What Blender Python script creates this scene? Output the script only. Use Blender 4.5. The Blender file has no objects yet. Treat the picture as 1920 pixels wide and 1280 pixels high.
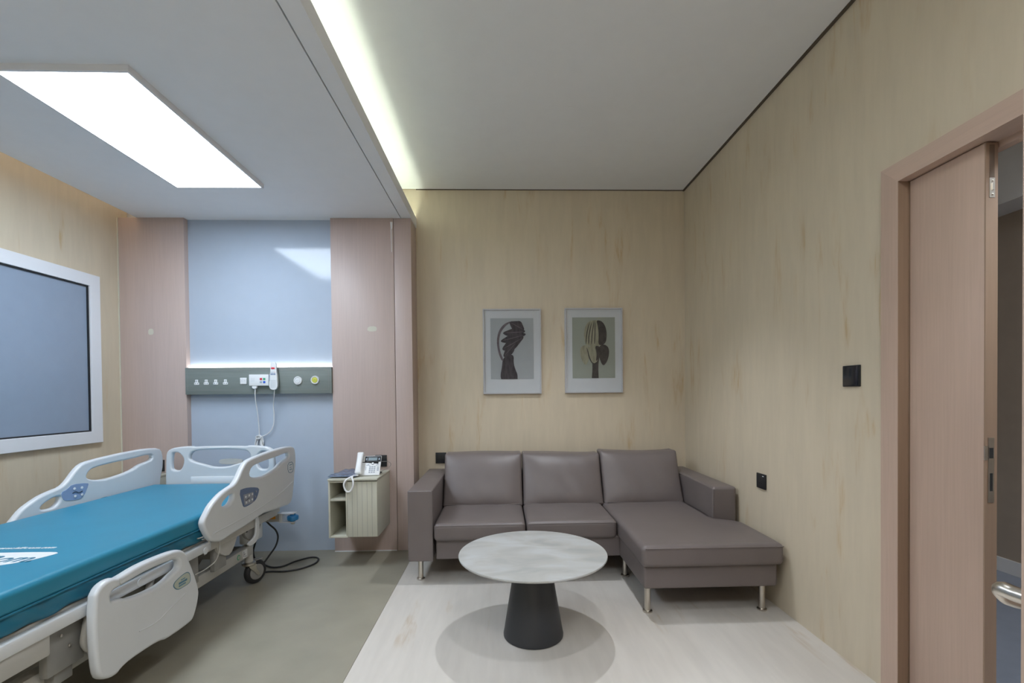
import bpy, bmesh, math, random
from mathutils import Vector, Matrix
random.seed(7)
S = bpy.context.scene
COL = S.collection
PI = math.pi

# ------------------------------------------------------------------ camera
cam_d = bpy.data.cameras.new('camera'); cam = bpy.data.objects.new('camera', cam_d); COL.objects.link(cam)
S.camera = cam
F, CX, CY, PIT, YAW, ROL = 877.84, 967.96, 750.2, -0.013, 0.0309, -0.0098
fw = Vector((math.sin(YAW)*math.cos(PIT), math.cos(YAW)*math.cos(PIT), math.sin(PIT)))
rt = Vector((math.cos(YAW), -math.sin(YAW), 0)); up = rt.cross(fw)
c_, s_ = math.cos(ROL), math.sin(ROL)
r2 = rt*c_ + up*s_; u2 = up*c_ - rt*s_
cam.matrix_world = Matrix(((r2.x, u2.x, -fw.x, 0), (r2.y, u2.y, -fw.y, 0), (r2.z, u2.z, -fw.z, 1.2), (0, 0, 0, 1)))
cam_d.sensor_width = 36; cam_d.lens = F*36/1920
cam_d.shift_x = (960-CX)/1920; cam_d.shift_y = (CY-640)/1920
cam_d.clip_start = 0.02

# ------------------------------------------------------------------ world, exposure, lamps
w = bpy.data.worlds.new('world'); S.world = w; w.use_nodes = True
w.node_tree.nodes['Background'].inputs[0].default_value = (0.6, 0.7, 0.9, 1)
w.node_tree.nodes['Background'].inputs[1].default_value = 0.3
S.view_settings.view_transform = 'Standard'; S.view_settings.look = 'None'
S.view_settings.exposure = 0.68; S.view_settings.gamma = 1.0
try: S.cycles.use_denoising = True; S.cycles.max_bounces = 8; S.cycles.diffuse_bounces = 5
except Exception: pass

PANEL_E = 11.5        # bed side ceiling panel
COVE_E = 21.0        # cove above the sitting area
LCOVE_E = 17.0       # warm cove at the window wall
TRUNK_E = 5.0       # strip on the bedhead trunking
SPOT1_W = 57.0; SPOT2_W = 29.0
REAR_FILL_E = 13.5         # added fill panel overhead, out of view
COOL = (0.76, 0.87, 1.0)

def spot(name, loc, watt, color, ang=110, blend=0.6, r=0.008, tgt=None):
    l = bpy.data.lights.new(name, 'SPOT'); l.energy = watt; l.color = color
    l.spot_size = math.radians(ang); l.spot_blend = blend; l.shadow_soft_size = r
    o = bpy.data.objects.new(name, l); COL.objects.link(o); o.location = loc
    return o
LAMP1 = (0.42, 2.75, 2.862); LAMP2 = (0.36, 1.19, 2.862)
spot('downlight_lamp', LAMP1, SPOT1_W, (0.88, 0.93, 1.0), 86, 0.7)
spot('downlight_lamp', LAMP2, SPOT2_W, (0.88, 0.93, 1.0), 90, 0.7)

# ------------------------------------------------------------------ materials
def new_mat(name):
    m = bpy.data.materials.new(name); m.use_nodes = True
    return m, m.node_tree.nodes, m.node_tree.links, m.node_tree.nodes['Principled BSDF']

def mat(name, col, rough=0.5, metal=0.0, var=0.04, scale=12, bump=0.0, bscale=60, coat=0.0, stretch=(1, 1, 1), spec=0.5):
    m, N, L, P = new_mat(name)
    P.inputs['Roughness'].default_value = rough; P.inputs['Metallic'].default_value = metal
    P.inputs['Coat Weight'].default_value = coat; P.inputs['Specular IOR Level'].default_value = spec
    tc = N.new('ShaderNodeTexCoord'); mp = N.new('ShaderNodeMapping'); L.new(tc.outputs['Object'], mp.inputs[0])
    mp.inputs['Scale'].default_value = stretch
    n = N.new('ShaderNodeTexNoise'); n.inputs['Scale'].default_value = scale; n.inputs['Detail'].default_value = 4
    L.new(mp.outputs[0], n.inputs['Vector'])
    r = N.new('ShaderNodeValToRGB'); L.new(n.outputs['Fac'], r.inputs[0])
    r.color_ramp.elements[0].position = 0.3; r.color_ramp.elements[1].position = 0.7
    r.color_ramp.elements[0].color = tuple(c*(1-var) for c in col)+(1,)
    r.color_ramp.elements[1].color = tuple(min(1, c*(1+var)) for c in col)+(1,)
    L.new(r.outputs[0], P.inputs['Base Color'])
    if bump:
        n2 = N.new('ShaderNodeTexNoise'); n2.inputs['Scale'].default_value = bscale; n2.inputs['Detail'].default_value = 3
        L.new(mp.outputs[0], n2.inputs['Vector'])
        b = N.new('ShaderNodeBump'); b.inputs['Strength'].default_value = bump; b.inputs['Distance'].default_value = 0.004
        L.new(n2.outputs['Fac'], b.inputs['Height']); L.new(b.outputs[0], P.inputs['Normal'])
    return m

def marble(name, base, vein, sc, rough=0.45, amt=0.55, dark=0.9):
    """pale stone-look sheet: soft streaks along one axis plus scattered ochre stains"""
    m, N, L, P = new_mat(name); P.inputs['Roughness'].default_value = rough
    tc = N.new('ShaderNodeTexCoord')
    def noise(scale3, s, det, seed=0.0, dist=0.0):
        mp = N.new('ShaderNodeMapping'); mp.inputs['Scale'].default_value = scale3; mp.inputs['Location'].default_value = (seed, seed*1.7, seed*.6)
        L.new(tc.outputs['Object'], mp.inputs[0])
        n = N.new('ShaderNodeTexNoise'); n.inputs['Scale'].default_value = s; n.inputs['Detail'].default_value = det; n.inputs['Distortion'].default_value = dist
        L.new(mp.outputs[0], n.inputs['Vector']); return n
    def ramp(src, p0, p1, c0, c1):
        r = N.new('ShaderNodeValToRGB'); L.new(src, r.inputs[0]); e = r.color_ramp.elements
        e[0].position = p0; e[1].position = p1; e[0].color = c0; e[1].color = c1; return r.outputs[0]
    def mul(a_, b_):
        q = N.new('ShaderNodeMath'); q.operation = 'MULTIPLY'; L.new(a_, q.inputs[0]); L.new(b_, q.inputs[1]); return q.outputs[0]
    K0, K1 = (0, 0, 0, 1), (1, 1, 1, 1)
    n0 = noise(sc, 1.0, 5, 0, .3)
    n1 = noise(tuple(c*3.2 for c in sc), 1.0, 8, 1.7, .2)
    av = N.new('ShaderNodeMath'); av.operation = 'MULTIPLY_ADD'; L.new(n0.outputs['Fac'], av.inputs[0]); av.inputs[1].default_value = .55
    hf = N.new('ShaderNodeMath'); hf.operation = 'MULTIPLY'; hf.inputs[1].default_value = .45; L.new(n1.outputs['Fac'], hf.inputs[0]); L.new(hf.outputs[0], av.inputs[2])
    col = ramp(av.outputs[0], .38, .62, tuple(c*dark for c in base)+(1,), tuple(min(1, c*1.02) for c in base)+(1,))
    # stains: elongated blotches with ragged, fine-grained edges
    s1_ = ramp(noise(tuple(c*1.0 for c in sc), 1.0, 9, 3.3, .6).outputs['Fac'], .56, .66, K0, K1)
    s2_ = ramp(noise(tuple(c*5 for c in sc), 1.0, 6, 5.1, .4).outputs['Fac'], .42, .66, (.15, .15, .15, 1), K1)
    s3_ = ramp(noise((1.5, 1.5, 1.5), 1.0, 2, 8).outputs['Fac'], .46, .60, K0, (amt, amt, amt, 1))
    fac = mul(mul(s1_, s2_), s3_)
    mx = N.new('ShaderNodeMix'); mx.data_type = 'RGBA'; L.new(fac, mx.inputs[0]); L.new(col, mx.inputs[6]); mx.inputs[7].default_value = vein+(1,)
    L.new(mx.outputs[2], P.inputs['Base Color'])
    return m

def wood(name, col, vary=0.10, rough=0.5, axis='z'):
    m, N, L, P = new_mat(name); P.inputs['Roughness'].default_value = rough
    tc = N.new('ShaderNodeTexCoord'); mp = N.new('ShaderNodeMapping')
    mp.inputs['Scale'].default_value = {'z': (1, 1, .035), 'y': (1, .035, 1), 'x': (.035, 1, 1)}[axis]; L.new(tc.outputs['Object'], mp.inputs[0])
    n = N.new('ShaderNodeTexNoise'); n.inputs['Scale'].default_value = 120; n.inputs['Detail'].default_value = 3; L.new(mp.outputs[0], n.inputs['Vector'])
    n2 = N.new('ShaderNodeTexNoise'); n2.inputs['Scale'].default_value = 9; n2.inputs['Detail'].default_value = 2; L.new(mp.outputs[0], n2.inputs['Vector'])
    ad = N.new('ShaderNodeMath'); ad.operation = 'MULTIPLY_ADD'; L.new(n.outputs['Fac'], ad.inputs[0]); ad.inputs[1].default_value = .5
    h = N.new('ShaderNodeMath'); h.operation = 'MULTIPLY'; h.inputs[1].default_value = .5; L.new(n2.outputs['Fac'], h.inputs[0]); L.new(h.outputs[0], ad.inputs[2])
    r = N.new('ShaderNodeValToRGB'); L.new(ad.outputs[0], r.inputs[0])
    r.color_ramp.elements[0].position = .35; r.color_ramp.elements[1].position = .65
    r.color_ramp.elements[0].color = tuple(c*(1-vary) for c in col)+(1,); r.color_ramp.elements[1].color = tuple(c*(1+vary) for c in col)+(1,)
    L.new(r.outputs[0], P.inputs['Base Color'])
    return m

def emit(name, col, e):
    m, N, L, P = new_mat(name); P.inputs['Base Color'].default_value = col+(1,)
    P.inputs['Emission Color'].default_value = col+(1,); P.inputs['Emission Strength'].default_value = e
    return m

M = {}
M['wall'] = marble('beige_stone_wallcovering', (.62, .535, .405), (.50, .34, .16), (11, 11, 1.6), .42, .75, .95)
M['floor'] = marble('pale_stone_floor', (.61, .57, .52), (.44, .33, .21), (9, 1.3, 9), .38, .65, .93)
M['vinyl'] = mat('greige_vinyl', (.285, .262, .205), .45, var=.07, scale=5)
M['ceil'] = mat('white_plaster', (.79, .80, .81), .9, var=.01)
M['ceil_bed'] = mat('white_plaster_lowered', (.80, .81, .83), .9, var=.01)
M['dark'] = mat('dark_gap', (.02, .02, .02), .9)
M['gap'] = mat('shadow_gap_brown', (.10, .08, .06), .9)
M['pink'] = wood('pale_rose_oak', (.53, .42, .38), .05, .45)
M['doorwood'] = wood('rose_oak_door', (.52, .38, .30), .06, .5)
M['doorwood_y'] = wood('rose_oak_trim', (.53, .39, .31), .06, .5, 'y')
M['edgewood'] = wood('brown_edge_shaded', (.33, .225, .155), .06, .5)  # browner wood; the leaf edge's weaker light is put into this colour too
M['blue'] = mat('pale_blue_gloss_panel', (.45, .52, .62), .10, var=.01, bump=.10, bscale=3, spec=.35)
M['trunk'] = wood('grey_green_laminate', (.20, .23, .215), .10, .5, 'x')
M['grey_lam'] = wood('sage_grey_laminate', (.54, .53, .44), .04, .5)
M['white'] = mat('white_plastic', (.76, .78, .80), .30, var=.01)
M['white2'] = mat('bright_white_plastic', (.82, .83, .84), .35, var=.01)
M['bedwhite'] = mat('bed_white_plastic', (.66, .68, .70), .28, var=.01, coat=.2)
M['bedgrey'] = mat('bed_frame_grey_paint', (.50, .49, .46), .4, var=.03)
M['bedgrey2'] = mat('bed_mechanism_grey', (.28, .275, .26), .45, var=.06)
M['black'] = mat('black_plastic', (.012, .013, .015), .45, var=.05)
M['blackbluish'] = mat('black_glass_switch', (.014, .016, .022), .15, var=.05)
M['rubber'] = mat('black_rubber', (.025, .025, .027), .6, var=.1)
M['steel'] = mat('brushed_steel', (.62, .58, .52), .28, 1.0, var=.04, stretch=(1, 1, .05), scale=80)
M['alu'] = mat('white_aluminium', (.74, .75, .78), .45, var=.01)
M['glass'] = mat('opaque_blue_grey_pane', (.27, .33, .42), .38, var=.02)
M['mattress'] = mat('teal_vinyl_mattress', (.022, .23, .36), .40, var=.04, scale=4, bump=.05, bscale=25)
M['mattress_side'] = mat('teal_vinyl_creased_shaded', (.014, .16, .26), .38, var=.08, scale=8, bump=.5, bscale=14, stretch=(1, .5, 2))  # same teal vinyl, creased; the side's shade is darkened into the colour
M['leather'] = mat('taupe_leather', (.158, .132, .126), .42, var=.05, scale=6, bump=.12, bscale=350)
M['seam'] = mat('leather_seam', (.09, .075, .07), .5)
M['tabletop'] = None
M['tablebase'] = mat('charcoal_metal', (.028, .030, .034), .42, var=.04)
M['panelblue'] = mat('control_panel_blue', (.12, .17, .30), .35, var=.02)
M['panelblue_light'] = mat('control_panel_pale_blue', (.26, .34, .52), .35, var=.02)
M['panelgrey'] = mat('control_panel_grey', (.30, .31, .36), .35, var=.02)
M['sticker'] = mat('pale_green_sticker', (.46, .50, .42), .5, var=.02)
M['stickerline'] = mat('sticker_blue_line', (.10, .22, .30), .5)
M['blueplastic'] = mat('bright_blue_plastic', (.03, .22, .50), .35)
M['orange'] = mat('orange_sticker', (.75, .30, .03), .5)
M['green'] = mat('green_print', (.05, .38, .20), .5)
M['red'] = mat('red_button', (.70, .04, .07), .4)
M['bluebtn'] = mat('blue_button', (.02, .12, .60), .4)
M['greybtn'] = mat('grey_blue_button', (.38, .45, .55), .4)
M['yellow'] = mat('yellow_green_insert', (.62, .62, .10), .4)
M['print'] = mat('dark_print', (.08, .09, .11), .5)
M['lightprint'] = mat('grey_print', (.42, .45, .5), .5)
M['cream'] = mat('cream_tape', (.62, .60, .50), .7)
M['bag'] = mat('blue_grey_plastic_film', (.13, .17, .25), .15, var=.3, scale=30, bump=.8, bscale=30)
M['mount'] = mat('picture_mount_board', (.50, .52, .54), .6, var=.01)
M['pframe'] = mat('silver_white_frame', (.45, .45, .47), .4, var=.02)
M['paper1'] = mat('grey_paper', (.31, .33, .34), .6, var=.02)
M['paper2'] = mat('sage_paper', (.27, .29, .25), .6, var=.02)
M['ink1'] = mat('plum_black_ink', (.035, .028, .033), .6, var=.5, scale=60, stretch=(1, 1, .3))
M['ink1l'] = mat('plum_grey_ink', (.11, .09, .10), .6, var=.2, scale=40)
M['ink2'] = mat('umber_ink', (.045, .038, .033), .6, var=.3, scale=40)
M['ink2l'] = mat('pale_olive_ink', (.26, .25, .18), .6, var=.25, scale=60, stretch=(1, 1, .2))
M['navydoor'] = mat('lcd_glass', (.25, .32, .35), .15)
M['corr_wall'] = mat('corridor_wall_paint', (.40, .34, .28), .7, var=.03)
M['corr_floor'] = mat('corridor_blue_grey_floor', (.30, .34, .42), .35, var=.05)
M['corr_ceil'] = mat('corridor_ceiling', (.5, .47, .44), .8)

def tabletop_mat():
    m, N, L, P = new_mat('pale_grey_stone_top'); P.inputs['Roughness'].default_value = .33
    tc = N.new('ShaderNodeTexCoord'); mp = N.new('ShaderNodeMapping'); mp.inputs['Scale'].default_value = (2.2, 5, 3); L.new(tc.outputs['Object'], mp.inputs[0])
    n = N.new('ShaderNodeTexNoise'); n.inputs['Scale'].default_value = 1.6; n.inputs['Detail'].default_value = 8; n.inputs['Distortion'].default_value = .7; L.new(mp.outputs[0], n.inputs['Vector'])
    r = N.new('ShaderNodeValToRGB'); L.new(n.outputs['Fac'], r.inputs[0])
    e = r.color_ramp.elements; e[0].position = .3; e[0].color = (.33, .34, .335, 1); e[1].position = .62; e[1].color = (.47, .48, .48, 1)
    x = e.new(.45); x.color = (.41, .405, .385, 1)
    L.new(r.outputs[0], P.inputs['Base Color']); return m
M['tabletop'] = tabletop_mat()
M['e_panel'] = emit('light_panel_diffuser', COOL, PANEL_E)
M['e_rear_fill'] = emit('rear_fill_diffuser', (.92, .96, 1.0), REAR_FILL_E)
M['e_cove'] = emit('cove_led', (.93, 1.0, .80), COVE_E)
M['e_lcove'] = emit('warm_cove_led', (1.0, .82, .62), LCOVE_E)
M['e_trunk'] = emit('trunking_led', (1.0, .98, .95), TRUNK_E)

# ------------------------------------------------------------------ builders
def link(name, me, m, parent=None):
    o = bpy.data.objects.new(name, me); COL.objects.link(o)
    if m is not None and not me.materials: me.materials.append(m)
    if parent: o.parent = parent
    return o
def smooth(me, ang=None):
    for p in me.polygons: p.use_smooth = True
    if ang is not None:
        try: me.set_sharp_from_angle(angle=math.radians(ang))
        except Exception: pass
def bm_obj(name, bm, m, parent=None, sm=None):
    bmesh.ops.recalc_face_normals(bm, faces=bm.faces)
    me = bpy.data.meshes.new(name); bm.to_mesh(me); bm.free()
    if sm: smooth(me, sm)
    return link(name, me, m, parent)
def tag(o, label, cat, group=None, kind=None):
    if kind: o['kind'] = kind
    if label: o['label'] = label
    if cat: o['category'] = cat
    if group: o['group'] = group
    return o
def thing(name, label, cat, loc, group=None):
    o = bpy.data.objects.new(name, None); COL.objects.link(o); o.location = loc; o.empty_display_size = .1
    bpy.context.view_layer.update()
    return tag(o, label, cat, group)
def adopt(o, parent):
    """parent o (built in world coordinates) to parent"""
    o.parent = parent
    if parent.parent is None: o.matrix_parent_inverse = Matrix.Translation(parent.location).inverted()
    return o

def add_box(bm, a, b):
    vs = [bm.verts.new((x, y, z)) for x in (a[0], b[0]) for y in (a[1], b[1]) for z in (a[2], b[2])]
    for q in ((0, 1, 3, 2), (4, 6, 7, 5), (0, 4, 5, 1), (2, 3, 7, 6), (0, 2, 6, 4), (1, 5, 7, 3)): bm.faces.new([vs[i] for i in q])
def boxes(name, lst, m, parent=None, bev=0.0):
    bm = bmesh.new()
    for a, b in lst: add_box(bm, [min(a[i], b[i]) for i in range(3)], [max(a[i], b[i]) for i in range(3)])
    if bev: bmesh.ops.bevel(bm, geom=bm.edges[:], offset=bev, segments=2, affect='EDGES', profile=.5)
    o = bm_obj(name, bm, m, None, 40 if bev else None)
    return adopt(o, parent) if parent else o
def box(name, a, b, m, parent=None, bev=0.0): return boxes(name, [(a, b)], m, parent, bev)

def rbox(name, a, b, r, m, parent=None, n=(6, 6, 4), fn=None, rs=3):
    """rounded, subdivided box; fn deforms a local point (u,v,w in -1..1 given too)"""
    ctr = [(a[i]+b[i])/2 for i in range(3)]; h = [abs(b[i]-a[i])/2 for i in range(3)]
    r = min(r, min(h)*.98)
    ax = []
    for i in range(3):
        inn = h[i]-r
        l = [-inn-r*math.tan(PI/4*(k/rs)) for k in range(rs, 0, -1)]
        l += [-inn+2*inn*k/n[i] for k in range(n[i]+1)]
        l += [inn+r*math.tan(PI/4*(k/rs)) for k in range(1, rs+1)]
        ax.append(l)
    bm = bmesh.new(); vd = {}
    def V(i, j, k):
        key = (i, j, k)
        if key not in vd:
            p = Vector((ax[0][i], ax[1][j], ax[2][k]))
            q = Vector([max(-(h[t]-r), min(h[t]-r, p[t])) for t in range(3)])
            d = p-q; p2 = q+d.normalized()*r if d.length > 1e-9 else p
            if fn: p2 = fn(p2, p2.x/h[0], p2.y/h[1], p2.z/h[2])
            vd[key] = bm.verts.new(p2+Vector(ctr))
        return vd[key]
    X, Y, Z = [len(l)-1 for l in ax]
    for i in range(X):
        for j in range(Y):
            for k in (0, Z): bm.faces.new((V(i, j, k), V(i+1, j, k), V(i+1, j+1, k), V(i, j+1, k)))
    for i in range(X):
        for k in range(Z):
            for j in (0, Y): bm.faces.new((V(i, j, k), V(i+1, j, k), V(i+1, j, k+1), V(i, j, k+1)))
    for j in range(Y):
        for k in range(Z):
            for i in (0, X): bm.faces.new((V(i, j, k), V(i, j+1, k), V(i, j+1, k+1), V(i, j, k+1)))
    o = bm_obj(name, bm, m, None, 180)
    return adopt(o, parent) if parent else o

def lathe(name, prof, m, loc=(0, 0, 0), axis='z', n=48, parent=None, sm=35):
    bm = bmesh.new(); rings = []
    for r, h in prof:
        ring = []
        for k in range(n):
            t = 2*PI*k/n; x, y = r*math.cos(t), r*math.sin(t)
            p = {'z': (x, y, h), 'y': (x, h, y), 'x': (h, x, y)}[axis]
            ring.append(bm.verts.new(Vector(p)+Vector(loc)))
        rings.append(ring)
    for a, b in zip(rings, rings[1:]):
        for k in range(n): bm.faces.new((a[k], a[(k+1) % n], b[(k+1) % n], b[k]))
    for ring in (rings[0], rings[-1]):
        bm.faces.new(ring)
    o = bm_obj(name, bm, m, None, sm)
    return adopt(o, parent) if parent else o

def conv(cu, mtx):
    o = bpy.data.objects.new('t', cu); COL.objects.link(o); bpy.context.view_layer.update()
    me = bpy.data.meshes.new_from_object(o.evaluated_get(bpy.context.evaluated_depsgraph_get()))
    bpy.data.objects.remove(o); bpy.data.curves.remove(cu)
    me.transform(mtx); return me

def tube(name, pts, r, m, parent=None, bez=True, res=8, cyc=False):
    cu = bpy.data.curves.new('t', 'CURVE'); cu.dimensions = '3D'; cu.bevel_depth = r; cu.bevel_resolution = 3; cu.use_fill_caps = True; cu.resolution_u = res
    if bez:
        sp = cu.splines.new('BEZIER'); sp.bezier_points.add(len(pts)-1)
        for q, p in zip(sp.bezier_points, pts): q.co = p; q.handle_left_type = q.handle_right_type = 'AUTO'
    else:
        sp = cu.splines.new('POLY'); sp.points.add(len(pts)-1)
        for q, p in zip(sp.points, pts): q.co = tuple(p)+(1,)
    sp.use_cyclic_u = cyc
    me = conv(cu, Matrix.Identity(4)); me.name = name; smooth(me, 50); me.materials.clear()
    o = link(name, me, m)
    return adopt(o, parent) if parent else o

PL = {  # local (u, v, depth) -> world
    'yz': lambda d: Matrix(((0, 0, 1, d), (1, 0, 0, 0), (0, 1, 0, 0), (0, 0, 0, 1))),
    'xz': lambda d: Matrix(((1, 0, 0, 0), (0, 0, -1, d), (0, 1, 0, 0), (0, 0, 0, 1))),
    'xy': lambda d: Matrix(((1, 0, 0, 0), (0, 1, 0, 0), (0, 0, 1, d), (0, 0, 0, 1))),
}
def chaikin(p, it=2):
    for _ in range(it):
        q = []
        for i in range(len(p)):
            a, b = p[i], p[(i+1) % len(p)]
            q += [(a[0]*.75+b[0]*.25, a[1]*.75+b[1]*.25), (a[0]*.25+b[0]*.75, a[1]*.25+b[1]*.75)]
        p = q
    return p
def sheet(name, loops, plane, d, thick, m, parent=None, bev=0.0, sm=2):
    """a solid cut from closed outlines (first outer, others holes), centred at depth d"""
    cu = bpy.data.curves.new('t', 'CURVE'); cu.dimensions = '2D'; cu.fill_mode = 'BOTH'
    cu.extrude = max(thick/2-bev, 0.0001); cu.bevel_depth = bev; cu.bevel_resolution = 3; cu.offset = -bev
    for l in loops:
        l = chaikin(l, sm) if sm else l
        sp = cu.splines.new('POLY'); sp.points.add(len(l)-1); sp.use_cyclic_u = True
        for q, p in zip(sp.points, l): q.co = (p[0], p[1], 0, 1)
    me = conv(cu, PL[plane](d)); me.name = name; me.materials.clear(); smooth(me, 35)
    o = link(name, me, m)
    return adopt(o, parent) if parent else o
def text_mesh(name, s, size, mtx, m, parent=None, ext=.0004, shear=0.0, bold=0.0, align='CENTER'):
    cu = bpy.data.curves.new('t', 'FONT'); cu.body = s; cu.size = size; cu.extrude = ext; cu.shear = shear; cu.offset = bold
    cu.align_x = align; cu.align_y = 'CENTER'
    me = conv(cu, mtx); me.name = name; me.materials.clear()
    o = link(name, me, m)
    return adopt(o, parent) if parent else o

# ------------------------------------------------------------------ room constants
XL, XR, YB, YF = -2.883, 1.5275, 3.855, -1.9       # left, right, back (sofa) wall, wall behind the camera
HC, HD = 2.872, 2.56                                 # ceilings
YP, YR = 3.636, 3.682                                # pillar front, blue panel front
XE = -0.679                                          # edge of the lowered ceiling

def struct(o): o['kind'] = 'structure'; return o
# ---- floors
struct(box('floor', (-.676, YF, -.05), (XR+.13, YB+.1, 0), M['floor']))
struct(box('floor', (XL, YF, -.05), (-.678, YB+.1, -.0005), M['vinyl']))
# ---- walls
struct(boxes('wall_back', [((-.69, YB, 0), (XR+.13, YB+.12, 3.1)), ((-.925, YB, 2.556), (-.69, YB+.12, 3.1))], M['wall']))
struct(boxes('wall_left', [((XL-.12, 2.45, 0), (XL, YB+.12, 3.1)), ((XL-.12, YF-.12, 0), (XL, .95, 3.1)),
                           ((XL-.12, .95, 0), (XL, 2.45, 3.1))], M['wall']))
WT = .13
struct(boxes('wall_right', [((XR, 1.824, 0), (XR+WT, YB, 3.1)), ((XR, .468, 2.068), (XR+WT, 1.824, 3.1)), ((XR, YF-.12, 0), (XR+WT, .468, 3.1))], M['wall']))
struct(box('wall_front', (XL, YF-.12, 0), (XR, YF, 3.1), M['wall']))
# headwall behind the bed: rose wood pillars, blue gloss panel set back between them
struct(box('wall_headboard', (-2.42, YR, 0), (-1.27, YR+.05, 2.62), M['blue']))
struct(boxes('wall_service', [((XL, YR+.05, 0), (-.69, YB+.12, 2.555)), ((XL, YR+.05, 2.556), (-.925, YB+.12, 3.1))], M['ceil']))
struct(box('trim_1', (XL+.003, YP, 0), (-2.393, YR+.05, HD+.001), M['pink'], bev=.002))
struct(box('trim_2', (-1.297, YP, 0), (-.819, YR+.05, HD-.0005), M['pink'], bev=.0015))
struct(box('trim_3', (-.815, YP, 0), (-.685, YB, HD-.0015), M['pink'], bev=.0015))
struct(box('trim_4', (XL, YP-.006, 0), (XL+.006, YP+.02, HD), M['cream']))
struct(box('baseboard_back', (-1.297, YP-.004, 0), (-.82, YP, .006), M['white']))
# ---- ceilings
struct(boxes('ceiling', [((XE-.26, YF, HC), (XR-.016, YB-.012, HC+.02))], M['ceil']))
struct(boxes('ceiling', [((XL, YF, HC+.0), (XE-.26, YP+.03, HC+.02))], M['ceil']))
struct(boxes('ceiling', [((XL, YF-.1, HC+.03), (XR+.13, YB+.1, HC+.06))], M['dark']))  # black slab, coloured for the shade inside the edge gaps
struct(box('trim_5', (XR-.014, YF, HC-.006), (XR, YB, HC+.03), M['gap']))  # dark strip colours in the shade of the recess along the wall
struct(box('trim_6', (XE, YB-.010, HC-.003), (XR, YB, HC+.03), M['gap']))  # same painted shade for the recess at the back wall
# lowered bed side ceiling, split by the curtain track groove
struct(boxes('ceiling', [((-2.735, YF, HD), (-.764, YP+.046, HD+.045))], M['ceil_bed']))
struct(boxes('ceiling', [((-.757, YF, HD), (XE-.010, YB-.001, HD+.022)), ((XE-.010, YF, HD), (XE, YB-.001, HD+.078))], M['ceil_bed']))
struct(box('trim_7', (-.7645, YF, HD+.018), (-.7565, YP+.05, HD+.03), M['dark']))
struct(box('trim_8', (-.93, YF, HD+.03), (-.92, YB, HC), M['ceil']))       # back of the cove
struct(box('trim_9', (-2.74, YF, HD), (-2.735, YP+.04, HD+.06), M['ceil_bed']))
# cove light strips
s1 = box('cove_light_strip', (-.708, YF+.05, HD+.024), (-.699, YB-.01, HD+.029), M['e_cove'])
tag(s1, 'long white light strip hidden in the ceiling cove above the sitting area edge', 'light strip')
s2 = box('cove_light_strip', (-2.70, YF+.05, HD+.046), (-2.69, YP+.0, HD+.056), M['e_lcove'])
tag(s2, 'long warm light strip in the ceiling slot along the window wall', 'light strip')

# ---- window in the left wall
win = bpy.data.objects.new('window_1', None); COL.objects.link(win); win.location = (XL, 2.2, .887); struct(win)
y0, y1, z0, z1 = .95, 3.442, .887, 2.066
fw_ = .082
adopt(sheet('window_frame', [[(y0, z0), (y1, z0), (y1, z1), (y0, z1)], [(y0+fw_, z0+fw_), (y1-fw_, z0+fw_), (y1-fw_, z1-fw_), (y0+fw_, z1-fw_)]], 'yz', XL+.012, .03, M['alu'], None, .003, 0), win)
adopt(sheet('gasket', [[(y0+fw_, z0+fw_), (y1-fw_, z0+fw_), (y1-fw_, z1-fw_), (y0+fw_, z1-fw_)], [(y0+fw_+.009, z0+fw_+.009), (y1-fw_-.009, z0+fw_+.009), (y1-fw_-.009, z1-fw_-.009), (y0+fw_+.009, z1-fw_-.009)]], 'yz', XL+.008, .014, M['black'], None, 0, 0), win)
adopt(box('window_pane', (XL-.001, y0+fw_+.002, z0+fw_+.002), (XL+.006, y1-fw_-.002, z1-fw_-.002), M['glass']), win)

# ---- bed side ceiling light panel, then added fill panels out of view
lp = thing('ceiling_light_panel', 'large rectangular white light panel glowing in the lowered ceiling over the bed', 'ceiling light', (-1.78, 2.52, HD))
def light_panel(t, xa, xb, ya, yb, z, em):
    th = .026
    boxes('panel_frame', [((xa-.012, ya-.012, z-th), (xa, yb+.012, z)), ((xb, ya-.012, z-th), (xb+.012, yb+.012, z)),
                          ((xa, ya-.012, z-th), (xb, ya, z)), ((xa, yb, z-th), (xb, yb+.012, z))], M['alu'], t)
    box('diffuser', (xa, ya, z-th+.001), (xb, yb, z-th+.006), em, t)
light_panel(lp, -2.046, -1.522, 1.988, 3.055, HD, M['e_panel'])
fill_lp2 = thing('ceiling_light_panel', 'added unseen fill light panel further back in the lowered ceiling', 'ceiling light', (-1.78, 0, HD))  # unseen panel, added as fill for the bed side
light_panel(fill_lp2, -2.046, -1.522, -.3, .77, HD, M['e_panel'])
fill_lp3 = thing('ceiling_light_panel', 'added unseen square fill light in the high ceiling above the viewer', 'ceiling light', (.4, -.5, HC))  # unseen panel, added as general fill from behind the camera
light_panel(fill_lp3, 0, .8, -.9, -.1, HC, M['e_rear_fill'])
for i, (L_, lab) in enumerate(((LAMP1, 'tiny white pinhole downlight in the ceiling above the sofa table'), (LAMP2, 'tiny white pinhole downlight in the ceiling nearer the doorway'))):
    o = lathe('downlight', [(.010, -.001), (.014, -.002), (.0150, .0)], M['ceil'], (L_[0], L_[1], HC), n=32)
    tag(o, lab, 'downlight', 'pinhole downlights')

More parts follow.
